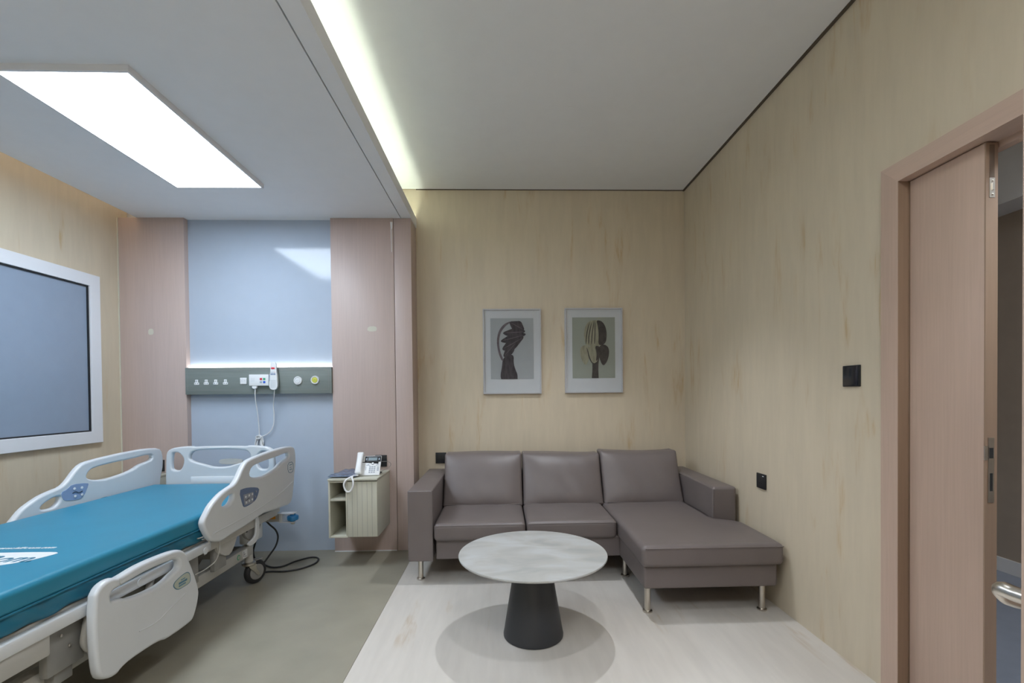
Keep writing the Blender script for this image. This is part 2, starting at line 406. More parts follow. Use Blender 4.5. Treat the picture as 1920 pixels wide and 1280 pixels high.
# ------------------------------------------------------------------ door on the right
CW = .079
Y1, Y0, ZT = 1.824, .468, 2.068
YI, Y0I, ZI = Y1-CW, Y0+CW, ZT-CW+.006
def arch(a, b, zt, a2, b2, zt2): return [[(a, 0), (a, zt), (b, zt), (b, 0), (b2, 0), (b2, zt2), (a2, zt2), (a2, 0)]]
df = bpy.data.objects.new('trim_10', None); COL.objects.link(df); df.location = (XR, Y1, 0); struct(df)
bm = bmesh.new()
def prism_yz(bm, poly, xa, xb):
    A = [bm.verts.new((xa, p[0], p[1])) for p in poly]; B = [bm.verts.new((xb, p[0], p[1])) for p in poly]
    bm.faces.new(A); bm.faces.new(B[::-1])
    for i in range(len(poly)):
        j = (i+1) % len(poly); bm.faces.new((A[i], B[i], B[j], A[j]))
prism_yz(bm, [(Y1, 0), (Y1, ZT), (YI, ZI), (YI, 0)], XR-.014, XR+.026)
prism_yz(bm, [(Y0, 0), (Y0I, 0), (Y0I, ZI), (Y0, ZT)], XR-.014, XR+.026)
adopt(bm_obj('door_casing', bm, M['doorwood']), df)
bm = bmesh.new(); prism_yz(bm, [(Y1, ZT), (Y0, ZT), (Y0I, ZI), (YI, ZI)], XR-.014, XR+.026)
adopt(bm_obj('door_casing', bm, M['doorwood_y']), df)
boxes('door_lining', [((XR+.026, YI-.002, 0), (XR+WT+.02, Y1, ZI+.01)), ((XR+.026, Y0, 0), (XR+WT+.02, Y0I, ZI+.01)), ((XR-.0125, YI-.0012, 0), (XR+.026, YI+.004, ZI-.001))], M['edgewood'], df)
boxes('door_head', [((XR+.026, Y0, ZI), (XR+WT+.02, Y1, ZT)), ((XR+.075, Y0I, ZI-.02), (XR+.10, 1.745, ZI))], M['doorwood_y'], df)

# narrow fixed leaf
LX0, LX1 = 1.556, 1.598
d1 = bpy.data.objects.new('door_1', None); COL.objects.link(d1); d1.location = (LX0, 1.6, 0); struct(d1)
box('door_leaf', (LX0, 1.4645, .006), (LX1, YI-.006, ZI-.004), M['doorwood'], d1, .0012)
YE = 1.461
box('shaded_edge_lipping', (LX0+.0008, YE, .006), (LX1-.0008, 1.4645, ZI-.004), M['edgewood'], d1)  # edge strip carries brown tone plus painted-in shade
box('bolt_channel', (LX0+.013, YE-.0008, 1.87), (LX0+.029, YE+.01, 1.984), mat('bolt_channel_brown', (.16, .11, .075), .5), d1)
fb = box('flush_bolt', (LX0+.012, YE-.0015, 1.815), (LX0+.030, YE+.004, 1.878), M['steel'], d1)
for zz in (1.825, 1.868): adopt(lathe('screw', [(.003, 0), (.003, -.002), (.001, -.003)], M['steel'], (LX0+.021, YE-.0015, zz), 'y', 12), fb)
adopt(box('bolt_lever', (LX0+.018, YE-.005, 1.838), (LX0+.024, YE-.001, 1.860), M['steel']), fb)
sp_ = boxes('strike_plate', [((LX0+.010, YE-.0015, .835), (LX0+.030, YE+.002, 1.045)), ((LX0-.001, YE-.0015, .972), (LX0+.012, YE+.002, 1.018))], M['steel'], d1)
adopt(boxes('strike_slot', [((LX0+.014, YE-.002, .978), (LX0+.027, YE-.0008, 1.012)), ((LX0+.016, YE-.002, .872), (LX0+.025, YE-.0008, .930))], M['dark']), sp_)

# main leaf, swung open into the room
d2 = bpy.data.objects.new('door_2', None); COL.objects.link(d2); d2.location = (1.5, .58, 0); struct(d2)
box('door_leaf', (.643, .52, .008), (XR-.016, .56, ZI-.005), M['doorwood'], d2, .0015)
hd = tube('door_handle', [(.690, .56, .927), (.687, .604, .925), (.688, .622, .924), (.702, .626, .910), (.81, .626, .902)], .0105, M['steel'], d2)
lathe('door_handle', [(.026, .560), (.026, .567), (.010, .569)], M['steel'], (.690, 0, .927), 'y', 32, d2)
tube('door_handle', [(.690, .52, .927), (.690, .482, .927), (.694, .460, .927), (.708, .446, .927), (.81, .444, .927)], .0075, M['steel'], d2)

# adjoining space seen through the doorway
struct(box('floor', (XR+WT, -.9, -.05), (3.5, 3.9, -.001), M['corr_floor']))
struct(boxes('wall_corridor', [((3.3, -.9, 0), (3.42, 3.9, 2.9)), ((XR+WT, 3.7, 0), (3.3, 3.8, 2.9)), ((XR+WT, -.9, 0), (3.3, -.8, 2.9))], M['corr_wall']))
struct(box('ceiling', (XR+WT, -.9, 2.75), (3.42, 3.9, 2.8), M['corr_ceil']))
struct(box('trim_11', (3.08, -.8, 2.34), (3.30, 3.7, 2.75), M['white2']))
struct(box('baseboard_corridor', (3.285, -.8, 0), (3.30, 3.7, .09), M['white2']))

fill_lp4 = thing('ceiling_light_panel', 'added unseen fill light on the ceiling of the space beyond the door', 'ceiling light', (2.3, .6, 2.75))  # unseen lamp, added to brighten the dark space beyond the door
light_panel(fill_lp4, 2.0, 2.5, .2, 1.0, 2.75, emit('corridor_fill_diffuser', (.85, .92, 1.0), 16.0))

# ------------------------------------------------------------------ trunking on the headwall
tk = thing('bedhead_trunking', 'grey-green horizontal service trunking with sockets on the blue headwall panel', 'trunking', (-1.85, 3.65, 1.22))
TY = 3.62
body = box('trunking_body', (-2.392, TY, 1.221), (-1.298, YR, 1.424), M['trunk'], tk, .001)
boxes('cover_line', [((-2.375, TY-.0006, 1.400), (-1.32, TY+.001, 1.4015)), ((-2.375, TY-.0006, 1.253), (-1.32, TY+.001, 1.2545)),
                     ((-1.3215, TY-.0006, 1.253), (-1.32, TY+.001, 1.4015)), ((-2.375, TY-.0006, 1.253), (-2.3735, TY+.001, 1.4015))], M['bedgrey2'], tk)
box('light_strip', (-2.385, 3.655, 1.4245), (-1.305, YR-.002, 1.430), M['e_trunk'], tk)
def uk_socket(x, z):
    s = boxes('power_socket', [((x-.010, TY-.004, z-.002), (x+.010, TY+.002, z+.020)), ((x-.018, TY-.004, z-.019), (x+.018, TY+.002, z-.001))], M['white2'], tk, .0015)
    adopt(boxes('socket_holes', [((x-.002, TY-.0045, z+.004), (x+.002, TY-.0035, z+.013)), ((x-.012, TY-.0045, z-.012), (x-.006, TY-.0035, z-.008)), ((x+.006, TY-.0045, z-.012), (x+.012, TY-.0035, z-.008))], M['print']), s)
for x in (-2.307, -2.236, -2.165, -2.093): uk_socket(x, 1.313)
ds = box('data_socket', (-1.982, TY-.006, 1.297), (-1.934, TY+.002, 1.345), M['white2'], tk, .002)
adopt(boxes('data_port', [((-1.974, TY-.0065, 1.320), (-1.962, TY-.005, 1.3225)), ((-1.954, TY-.0065, 1.320), (-1.942, TY-.005, 1.3225)), ((-1.974, TY-.0065, 1.334), (-1.942, TY-.005, 1.335))], M['lightprint']), ds)
def gas(x, z, m2, lab):
    g = lathe('gas_outlet', [(.031, TY+.001), (.032, TY-.006), (.029, TY-.012), (.024, TY-.012), (.0235, TY-.008), (.010, TY-.008)], M['white2'], (x, 0, z), 'y', 48, tk)
    g['label'] = lab
    adopt(lathe('outlet_insert', [(.021, TY-.007), (.020, TY-.013), (.012, TY-.0145), (.004, TY-.0145), (.003, TY-.012)], m2, (x, 0, z), 'y', 40), g)
gas(-1.550, 1.320, M['white'], 'white round gas outlet'); gas(-1.421, 1.323, M['yellow'], 'white round gas outlet with yellow-green centre')

# nurse call unit and handset
nc = thing('nurse_call_unit', 'white rectangular call unit with four coloured buttons on the grey trunking', 'call unit', (-1.83, 3.6, 1.282))
NY = TY-.032
box('unit_body', (-1.902, NY, 1.283), (-1.757, TY, 1.368), M['white2'], nc, .003)
sg = []
for k in range(5):
    for j in range(5): sg.append(((-1.886+j*.006, NY-.0004, 1.315+k*.006), (-1.884+j*.006, NY+.001, 1.317+k*.006)))
boxes('speaker_grille', sg, M['lightprint'], nc)
for x, z, mm, lab in ((-1.812, 1.333, 'red', 'red square button'), (-1.788, 1.333, 'green', 'green square button'), (-1.812, 1.310, 'greybtn', 'grey-blue square button'), (-1.788, 1.310, 'bluebtn', 'blue square button')):
    b_ = box('call_button', (x-.0085, NY-.002, z-.008), (x+.0085, NY+.001, z+.008), M[mm], nc, .0008); b_['label'] = lab
box('wall_bracket', (-1.757, TY-.02, 1.285), (-1.748, TY, 1.362), mat('bracket_blue_grey', (.2, .25, .38), .5), nc)
plug = sheet('cable_plug', [[(-1.885, 1.283), (-1.845, 1.283), (-1.847, 1.266), (-1.865, 1.257), (-1.883, 1.266)]], 'xz', TY-.018, .018, M['white2'], nc, .002, 1)
coilp = []
def W(x, z, y=3.655): return (x, y, z)
# straight lead falls to a wound bundle resting on the blue wall
tube('call_cable', [(-1.864, TY-.018, 1.262), (-1.866, TY-.014, 1.2), (-1.868, 3.645, 1.05), (-1.868, 3.663, .90)], .0034, M['white2'], nc)

hs = thing('nurse_call_handset', 'white hand-held call remote with red button hanging beside the call unit', 'handset', (-1.715, 3.59, 1.25))
HY = TY-.030
outl = [(-1.752, 1.25), (-1.742, 1.262), (-1.744, 1.30), (-1.741, 1.345), (-1.747, 1.375), (-1.744, 1.40), (-1.743, 1.445), (-1.733, 1.459), (-1.717, 1.463), (-1.701, 1.459), (-1.691, 1.445),
        (-1.690, 1.40), (-1.692, 1.375), (-1.690, 1.345), (-1.687, 1.30), (-1.689, 1.262), (-1.700, 1.250), (-1.715, 1.246), (-1.738, 1.248)][1:]
outl = [(-1.745, 1.275), (-1.746, 1.318), (-1.744, 1.36), (-1.7395, 1.385), (-1.7395, 1.44), (-1.732, 1.456), (-1.717, 1.461), (-1.702, 1.456), (-1.694, 1.44), (-1.694, 1.385), (-1.688, 1.36), (-1.686, 1.318), (-1.688, 1.275), (-1.697, 1.257), (-1.716, 1.250), (-1.736, 1.257)]
sheet('handset_body', [outl], 'xz', HY, .026, M['white2'], hs, .007, 2)
box('wall_bracket', (-1.728, HY+.012, 1.29), (-1.704, TY, 1.35), M['white'], hs)
sheet('handset_cover', [[(-1.747, 1.262), (-1.747, 1.325), (-1.716, 1.331), (-1.685, 1.325), (-1.685, 1.262), (-1.716, 1.247)]], 'xz', HY-.010, .010, M['white'], hs, .002, 1)
hf = HY-.0132
rb = sheet('emergency_button', [[(-1.731, 1.406), (-1.703, 1.406), (-1.703, 1.420), (-1.731, 1.420)]], 'xz', hf, .003, M['red'], hs, .0005, 2); rb['label'] = 'red oval button'
for x in (-1.730, -1.717, -1.704):
    box('handset_button', (x-.004, hf-.001, 1.362), (x+.004, hf+.002, 1.376), mat('slate_button', (.15, .22, .36), .4), hs)
    box('handset_button', (x-.0035, hf-.001, 1.381), (x+.0035, hf+.002, 1.386), M['greybtn'] if x < -1.71 else mat('pink_button', (.75, .4, .4), .4), hs)
kp = []
for j in range(3):
    for k in range(5): kp.append(((-1.731+j*.014-.003, HY-.0155, 1.270+k*.0115), (-1.731+j*.014+.003, HY-.0145, 1.275+k*.0115)))
boxes('keypad', kp, M['lightprint'], hs)
tube('handset_cable', [(-1.714, HY, 1.252), (-1.722, HY+.01, 1.21), (-1.748, 3.64, 1.14), (-1.752, 3.655, 1.05), (-1.765, 3.66, .965), (-1.805, 3.665, .915), (-1.855, 3.668, .893)], .0034, M['white2'], hs)
# wound bundle
bp = []
for k in range(96):
    t = 2*PI*k/12; j = random.uniform(-.005, .005)
    bp.append((-1.872+math.cos(t)*(.031+j)*(.35+.65*abs(math.cos(k//12*1.1))), 3.664-.006*math.sin(k*.7)-.004*math.cos(k*.31), .838+math.sin(t)*(.068+j)*(.8+.2*math.sin(k//12*2.3))))
tube('cable_bundle', bp, .0030, M['white2'], hs, res=3)
tube('cable_tie', [(-1.872+.020*math.cos(t), 3.655, .888+.012*math.sin(t)) for t in [2*PI*i/10 for i in range(10)]], .0035, M['white'], hs, cyc=True)

# ------------------------------------------------------------------ bedside cabinets
def cabinet(xa, xb, flip, label, y0=3.27, z0=.216, z1=.627):
    t = thing('wall_cabinet', label, 'cabinet', ((xa+xb)/2, y0, z0), 'wall-hung bedside cabinets')
    def X(x): return x if not flip else xa+xb-x
    def bx(a, b): return ((X(a[0]), a[1], a[2]), (X(b[0]), b[1], b[2]))
    th = .012; xm = xa+.118; yb = YP-.001
    boxes('carcass', [bx((xa, y0, z0), (xa+th, yb, z1-.016)), bx((xb-th, y0+.019, z0+.0), (xb, yb, z1-.016)), bx((xa+th+.0003, y0+.0006, z0), (xm+.0105, yb, z0+th)), bx((xm+.011, y0+.019, z0), (xb-th-.0003, yb, z0+th)),
                      bx((xm, y0+.004, z0+th+.0003), (xm+.010, yb, z1-.0165)), bx((xa+th+.0003, yb-.02, z0+th+.0003), (xm-.0003, yb-.01, z1-.0285)), bx((xa+th+.0003, y0+.0006, z1-.028), (xm-.0003, yb, z1-.0165))], M['grey_lam'], t, .0006)
    zs = z0+.255
    boxes('shelf', [bx((xa+th+.0003, y0+.004, zs), (xm-.0003, yb-.021, zs+.016))], M['grey_lam'], t, .0006)
    dr = [bx((xm+.012, y0+.001, z0+.004), (xb-.001, y0+.018, z1-.022))]
    boxes('cabinet_door', dr, M['grey_lam'], t, .001)
    n = 6; wv = (xb-xm-.013)/n
    boxes('door_groove', [bx((xm+.012+wv*k-.0008, y0+.0004, z0+.006), (xm+.012+wv*k+.0008, y0+.0014, z1-.024)) for k in range(1, n)], M['bedgrey2'], t)
    boxes('cabinet_top', [bx((xa-.001, y0-.012, z1-.014), (xb+.004, yb, z1))], M['grey_lam'], t, .002)
    return t
cabinet(-1.207, -.872, False, 'grey-green wall-hung bedside cabinet with grooved door, carrying the telephone')
cabinet(-2.86, -2.525, True, 'grey-green wall-hung cabinet in the far corner behind the bed rail')

# plastic bag lying on the cabinet
random.seed(3)
def bagfn(p, u, v, ww):
    k = math.sin(u*9+v*4)*.0025+math.sin(v*13-u*5)*.002
    e = max(0, 1-u*u)*max(0, 1-v*v)
    return Vector((p.x*(1-.15*v), p.y, p.z*(.25+.9*e**.5)+(k if ww > 0 else 0)))
o = rbox('plastic_bag', (-1.205, 3.29, .6275), (-1.035, 3.60, .650), .006, M['bag'], None, (22, 26, 2), bagfn)
tag(o, 'flat folded blue-grey plastic bag on the cabinet behind the handset', 'plastic bag')

# ------------------------------------------------------------------ telephone
ph = thing('telephone', 'white desk telephone with black display on the bedside cabinet', 'telephone', (-.97, 3.35, .628))
pb = M['white2']
Mt = Matrix.Translation((-.957, 3.36, .634)) @ Matrix.Rotation(math.radians(4), 4, 'Z') @ Matrix.Rotation(math.radians(52), 4, 'X')
def pbox(name, a, b, m, par, bev=.0):
    o = box(name, a, b, m, None, bev); o.data.transform(Mt); return adopt(o, par)
# local: x right, y up the slope, z out of the face
base = pbox('phone_body', (-.088, 0, -.012), (.078, .158, .0), pb, ph, .003)
st = boxes('phone_stand', [((-1.03, 3.385, .628), (-.895, 3.50, .634)), ((-1.02, 3.42, .634), (-.90, 3.435, .72))], M['black'], ph)
dp = pbox('display_bezel', (-.036, .108, .0), (.076, .153, .002), M['black'], ph, .0005)
adopt(pbox('display_screen', (-.012, .118, .0018), (.050, .143, .0026), M['navydoor'], dp), dp)
adopt(pbox('soft_keys', (-.030, .122, .0018), (-.022, .138, .0026), M['greybtn'], dp), dp)
adopt(pbox('soft_keys', (.060, .122, .0018), (.068, .138, .0026), M['greybtn'], dp), dp)
ring = lathe('navigation_key', [(.010, 0), (.010, .003), (.0075, .0035)], M['print'], (.022, .094, 0), 'z', 28); ring.data.transform(Mt); adopt(ring, ph)
ring2 = lathe('navigation_key', [(.0075, .003), (.0072, .0045), (.003, .005)], pb, (.022, .094, 0), 'z', 28); ring2.data.transform(Mt); adopt(ring2, ph)
for k in range(4):
    for j in range(3): pbox('phone_key', (.0+j*.016, .018+k*.0145, 0), (.012+j*.016, .027+k*.0145, .002), M['lightprint'], ph)
for k in range(3): pbox('phone_key', (.056, .034+k*.0125, 0), (.069, .042+k*.0125, .002), M['lightprint'], ph)
for sx in (-.022, .044): pbox('phone_key', (sx, .078, 0), (sx+.026, .0815, .0015), M['lightprint'], ph); pbox('phone_key', (sx+.008, .085, 0), (sx+.018, .0885, .0015), M['lightprint'], ph)
pbox('volume_key', (-.024, .040, 0), (-.020, .066, .0015), M['lightprint'], ph)
def hsfn(p, u, v, ww):
    arch_ = .010*(1-v*v)
    e = 1.0+.25*v*v
    return Vector((p.x*e*.95, p.y, p.z+arch_))
hh = rbox('phone_handset', (-.086, -.004, .010), (-.044, .172, .040), .011, pb, None, (4, 12, 3), hsfn)
hh.data.transform(Mt); adopt(hh, ph)
cr = pbox('cradle', (-.083, .008, 0), (-.045, .040, .018), pb, ph, .003)
cr = pbox('cradle', (-.083, .120, 0), (-.045, .150, .018), pb, ph, .003)
# coiled cord: hangs over the cabinet edge
cp = [(-1.040, 3.325, .637), (-1.055, 3.285, .635), (-1.085, 3.250, .610), (-1.090, 3.248, .575), (-1.062, 3.246, .540), (-1.035, 3.248, .565), (-1.028, 3.250, .605), (-1.045, 3.285, .636), (-1.02, 3.330, .640)]
tube('handset_cord', cp, .0062, pb, ph)
tube('phone_lead', [(-.880, 3.42, .722), (-.83, 3.46, .71), (-.835, 3.50, .675), (-.90, 3.46, .64)], .0016, M['bedgrey2'], ph)

# ------------------------------------------------------------------ wall plates
def plate_y(x0, x1, z0, z1, y, label, holes=True, cat='socket'):
    t = thing('wall_socket', label, cat, ((x0+x1)/2, y, z0))
    p = box('face_plate', (x0, y-.010, z0), (x1, y, z1), M['black'], t, .0015)
    xm, zm = (x0+x1)/2, (z0+z1)/2
    boxes('socket_holes', [((xm-.003, y-.0105, zm+.006), (xm+.003, y-.0095, zm+.016)), ((xm-.014, y-.0105, zm-.014), (xm-.006, y-.0095, zm-.009)), ((xm+.006, y-.0105, zm-.014), (xm+.014, y-.0095, zm-.009))], M['dark'], t)
plate_y(-.546, -.460, .640, .728, YB, 'black square socket on the wall behind the left sofa arm')
plate_y(-.978, -.890, .653, .741, YP, 'black square socket on the wood panel behind the telephone')
plate_y(-2.655, -2.567, .640, .728, YP, 'black socket low on the wood panel in the far left corner')
def plate_x(y0, y1, z0, z1, label, cat, sw):
    t = thing('wall_switch' if sw else 'wall_socket', label, cat, (XR, (y0+y1)/2, z0))
    box('face_plate', (XR-.009, y0, z0), (XR, y1, z1), M['black'], t, .001)
    if sw: box('rocker', (XR-.0125, y0+.004, z0+.004), (XR-.008, y1-.004, z1-.004), M['blackbluish'], t, .001)
    else:
        ym, zm = (y0+y1)/2, (z0+z1)/2
        boxes('socket_holes', [((XR-.0095, ym-.003, zm+.006), (XR-.0085, ym+.003, zm+.016)), ((XR-.0095, ym-.014, zm-.014), (XR-.0085, ym-.006, zm-.009)), ((XR-.0095, ym+.006, zm-.014), (XR-.0085, ym+.014, zm-.009))], M['dark'], t)
        box('indicator', (XR-.0098, y0+.015, z1-.014), (XR-.0088, y0+.030, z1-.010), M['white'], t)
plate_x(1.945, 2.040, 1.219, 1.311, 'black square light switch on the beige wall beside the door', 'light switch', True)
plate_x(2.657, 2.750, .631, .718, 'black square socket low on the right wall above the chaise', 'socket', False)

# tape patches and loose strip
random.seed(11)
def patch(x, z, w_, h_, label):
    l = [(x-w_/2, z-h_/2), (x+w_*.35, z-h_/2), (x+w_/2, z-h_*.1), (x+w_*.4, z+h_/2), (x-w_*.42, z+h_*.45)]
    o = sheet('tape_patch', [l], 'xz', YP-.0008, .0012, M['cream'], None, 0, 1); tag(o, label, 'tape')
patch(-2.650, 1.700, .042, .046, 'small cream tape square on the wood panel left of the blue wall')
patch(-.990, 1.713, .076, .040, 'torn cream tape patch on the wood panel right of the blue wall')
o = sheet('loose_strip', [[(-.842, 2.53), (-.824, 2.53), (-.827, 2.485), (-.833, 2.470), (-.831, 2.30), (-.835, 2.30), (-.838, 2.485)]], 'xz', YP-.001, .0014, M['white2'], None, 0, 0)
tag(o, 'thin white strip peeling at the top joint of the wood panel', 'strip')

# ------------------------------------------------------------------ pictures
def picture(x0, x1, z0, z1, paper, label):
    t = thing('framed_picture', label, 'picture', ((x0+x1)/2, YB, z0), 'framed pictures above the sofa')
    f_ = .011
    sheet('picture_frame', [[(x0, z0), (x1, z0), (x1, z1), (x0, z1)], [(x0+f_, z0+f_), (x1-f_, z0+f_), (x1-f_, z1-f_), (x0+f_, z1-f_)]], 'xz', YB-.0125, .024, M['pframe'], t, .001, 0)
    a, b = .062, .076
    box('mount', (x0+.009, YB-.014, z0+.009), (x1-.009, YB-.001, z1-.009), M['mount'], t)
    px0, px1, pz0, pz1 = x0+a, x1-a, z0+.121, z1-b
    pr = box('print', (px0, YB-.0155, pz0), (px1, YB-.0135, pz1), paper, t)
    return t, pr, (px0, px1, pz0, pz1)
t1, pr1, R1 = picture(-.149, .327, 1.203, 1.898, M['paper1'], 'left framed print of a dark leaf on an arching stem')
t2, pr2, R2 = picture(.523, 1.000, 1.205, 1.902, M['paper2'], 'right framed print of a pale closed flower bud')
def art(pts, R, m, pr, name, d=.0165, sm=2):
    l = [(R[0]+u*(R[1]-R[0]), R[2]+v*(R[3]-R[2])) for u, v in pts]
    adopt(sheet(name, [l], 'xz', YB-d, .0014, m, None, 0, sm), pr)
# generic sprig: thick stem, arching stalk, stacked leaves
art([(.24, .0), (.24, .0), (.24, .0), (.22, .06), (.26, .2), (.28, .34), (.40, .40), (.54, .40), (.53, .26), (.57, .16), (.62, .08), (.62, .0), (.62, .0), (.62, .0)], R1, M['ink1'], pr1, 'print_stem')
art([(.25, .30), (.17, .45), (.14, .62), (.18, .78), (.30, .90), (.46, .95), (.47, .93), (.34, .87), (.23, .76), (.19, .62), (.22, .45), (.31, .30)], R1, M['ink1l'], pr1, 'print_stalk', .0168)
for k, (a, b, c) in enumerate([((.28, .36), (.62, .62), (.52, .42)), ((.24, .48), (.80, .70), (.55, .48)), ((.20, .62), (.86, .74), (.50, .60)), ((.26, .76), (.84, .78), (.48, .70)), ((.43, .945), (.80, .80), (.52, .81))]):
    m_ = ((a[0]+b[0])/2, (a[1]+b[1])/2)
    upc = (2*m_[0]-c[0], 2*m_[1]-c[1]+.02)
    art([a, ((a[0]+c[0])/2, (a[1]+c[1])/2-.02), c, ((b[0]+c[0])/2, (b[1]+c[1])/2), b, ((b[0]+upc[0])/2, (b[1]+upc[1])/2), upc, ((a[0]+upc[0])/2, (a[1]+upc[1])/2)], R1, M['ink1'], pr1, 'print_leaf', .0171+.0004*k)
    art([a, (m_[0], m_[1]-.012), b, (m_[0], m_[1]+.004)], R1, M['ink1l'], pr1, 'leaf_vein', .0184+.0004*k, 1)
# generic bud
art([(.45, .0), (.45, .0), (.45, .0), (.47, .2), (.44, .40), (.64, .40), (.60, .2), (.61, .0), (.61, .0), (.61, .0)], R2, M['ink2'], pr2, 'print_stem')
art([(.29, .60), (.27, .75), (.31, .87), (.40, .94), (.55, .955), (.69, .94), (.78, .85), (.81, .72), (.78, .56), (.55, .52), (.32, .54)], R2, M['ink2l'], pr2, 'print_petal', .0170)
art([(.56, .955), (.69, .94), (.78, .85), (.81, .72), (.78, .56), (.60, .53), (.62, .70), (.60, .86)], R2, M['ink2'], pr2, 'petal_shade', .0176, 2)
for u0, u1 in ((.31, .40), (.37, .45), (.44, .50), (.51, .53)):
    art([(u0, .56), (u0+.018, .56), (u0+.03, .72), (u1+.012, .92), (u1, .92), (u0+.008, .72)], R2, M['ink2'], pr2, 'petal_line', .0177, 1)
for pts, mm, d_ in (([(.17, .46), (.22, .53), (.33, .55), (.42, .50), (.40, .34), (.32, .20), (.24, .26), (.19, .36)], 'ink2l', .0180),
                    ([(.86, .46), (.82, .53), (.70, .56), (.60, .50), (.62, .34), (.71, .19), (.80, .26), (.85, .36)], 'ink2', .0184),
                    ([(.34, .50), (.46, .54), (.60, .54), (.68, .48), (.64, .34), (.51, .22), (.40, .32)], 'ink2l', .0189),
                    ([(.52, .53), (.62, .53), (.68, .47), (.64, .34), (.54, .26), (.57, .40)], 'ink2', .0193),
                    ([(.33, .50), (.345, .50), (.42, .30), (.51, .21), (.50, .205), (.39, .30)], 'ink2', .0195)):
    art(pts, R2, M[mm], pr2, 'print_sepal', d_)

# ------------------------------------------------------------------ sofa
sf = thing('corner_sofa', 'taupe leather corner sofa with chaise and steel legs against the back wall', 'sofa', (.45, 3.3, 0))
LE = M['leather']
SB = 3.842
def puff(top=0.0, front=0.0, side=0.0, wr=0.0):
    def fn(p, u, v, ww):
        e = (1-u*u)*(1-v*v)
        q = Vector(p)
        if top: q.z += top*max(0, e)**.6*(1 if ww > 0 else -.2)*abs(ww)
        if front: q.y -= front*max(0, (1-u*u)*(1-ww*ww))**.6*(1 if v < 0 else 0)*abs(v)
        if side: q.x += side*max(0, (1-v*v)*(1-ww*ww))*u
        if wr: q.z += wr*math.sin(u*7+v*3)*math.sin(v*9)*e
        return q
    return fn
rbox('sofa_base', (-.43, 2.985, .150), (.80, SB, .285), .012, LE, sf, (4, 4, 2))
rbox('chaise_base', (.752, 2.475, .146), (1.482, SB, .272), .014, LE, sf, (4, 6, 2))
rbox('armrest', (-.600, 2.955, .150), (-.444, SB, .598), .009, LE, sf, (4, 6, 4))
rbox('armrest', (1.352, 2.965, .20), (1.508, SB, .590), .020, LE, sf, (4, 6, 4))
rbox('sofa_back', (-.50, 3.735, .20), (1.40, SB, .60), .015, LE, sf, (8, 3, 3))
rbox('seat_cushion', (-.438, 2.945, .275), (.143, 3.70, .388), .028, LE, sf, (14, 14, 3), puff(.012, .010, 0, .0015))
rbox('seat_cushion', (.149, 2.950, .275), (.728, 3.70, .390), .028, LE, sf, (14, 14, 3), puff(.012, .008, 0, .0015))
def chfn(p, u, v, ww):
    q = puff(.012, .003)(p, u, v, ww)
    if q.x > .22:                                   # the cushion narrows beside the armrest
        yy = q.y+3.075; k = min(1, max(0, (yy-2.86)/.14)); k = k*k*(3-2*k)
        q.x -= (.155)*k*min(1, (q.x-.22)/.13)
    return q
rbox('chaise_cushion', (.735, 2.440, .270), (1.502, 3.71, .388), .028, LE, sf, (22, 40, 3), chfn)
def backfn(seed):
    def fn(p, u, v, ww):
        q = Vector(p)
        e = max(0, (1-abs(u)**3.5)*(1-abs(ww)**3.5))
        q.y -= .045*e**.8*(1 if v < 0 else -.25)*abs(v)
        q.z += .006*math.cos(u*2.2+seed)*(ww+1)/2+.007*(abs(u)**6)*(1 if ww > .5 else 0)
        q.y += .0020*math.sin(u*11+ww*5+seed)*e+.0025*math.sin(u*17+seed*3)*max(0, -ww)**3
        q.y += -.085+.165*(ww+1)/2                      # leans back against the frame
        q.x *= 1-.010*(1-ww*ww)
        return q
    return fn
for i, (xa, xb, zt) in enumerate(((-.437, .146, .750), (.153, .745, .742), (.752, 1.345, .750))):
    rbox('back_cushion', (xa-.002, 3.50, .376), (xb+.002, 3.64, zt), .020, LE, sf, (18, 4, 16), backfn(i*1.3))
    tube('piping', [(xa+.02, 3.412, .398), ((xa+xb)/2, 3.398, .396), (xb-.02, 3.412, .398)], .003, LE, sf)
# piping on the front edges
def pipe(pts): tube('piping', pts, .0028, LE, sf, bez=False)
pipe([(-.428, 2.936, .377), (.132, 2.936, .379)]); pipe([(.160, 2.941, .379), (.718, 2.941, .380)]); pipe([(.748, 2.434, .378), (1.49, 2.434, .376)])
pipe([(-.4465, 2.955, .155), (-.4465, 2.955, .588), (-.4465, 3.70, .594)]); pipe([(1.3545, 2.965, .39), (1.3545, 2.965, .576), (1.3545, 3.70, .585)])
for x, y in ((-.539, 3.06), (.800, 3.045), (.789, 2.535), (1.422, 2.525), (-.539, 3.76), (1.422, 3.76)):
    lg = lathe('leg', [(.0165, .006), (.0165, .160)], M['steel'], (x, y, 0), 'z', 24, sf)
    adopt(lathe('foot_disc', [(.024, 0), (.026, .003), (.026, .008), (.018, .012)], M['steel'], (x, y, 0), 'z', 28), lg)

# ------------------------------------------------------------------ coffee table
tb = thing('coffee_table', 'round pale stone coffee table on a black conical base', 'coffee table', (.146, 2.322, 0))
lathe('tabletop', [(.340, .392), (.362, .400), (.3665, .404), (.3678, .408), (.3665, .4115), (.355, .412), (.10, .412)], M['tabletop'], (.146, 2.322, 0), 'z', 128, tb, 30)
lathe('table_base', [(.143, 0), (.1485, .004), (.149, .012), (.145, .03), (.088, .372), (.083, .378), (.082, .382)], M['tablebase'], (.146, 2.322, 0), 'z', 96, tb, 30)
lathe('support_disc', [(.09, .382), (.17, .384), (.17, .392)], M['tablebase'], (.146, 2.322, 0), 'z', 64, tb, 30)

# ------------------------------------------------------------------ hospital bed
BX = -1.955
bed = thing('hospital_bed', 'white hospital bed with teal mattress and lowered front side rail', 'hospital bed', (BX, 2.3, 0))
def mir(x): return 2*BX-x
BW, BG, BG2 = M['bedwhite'], M['bedgrey'], M['bedgrey2']
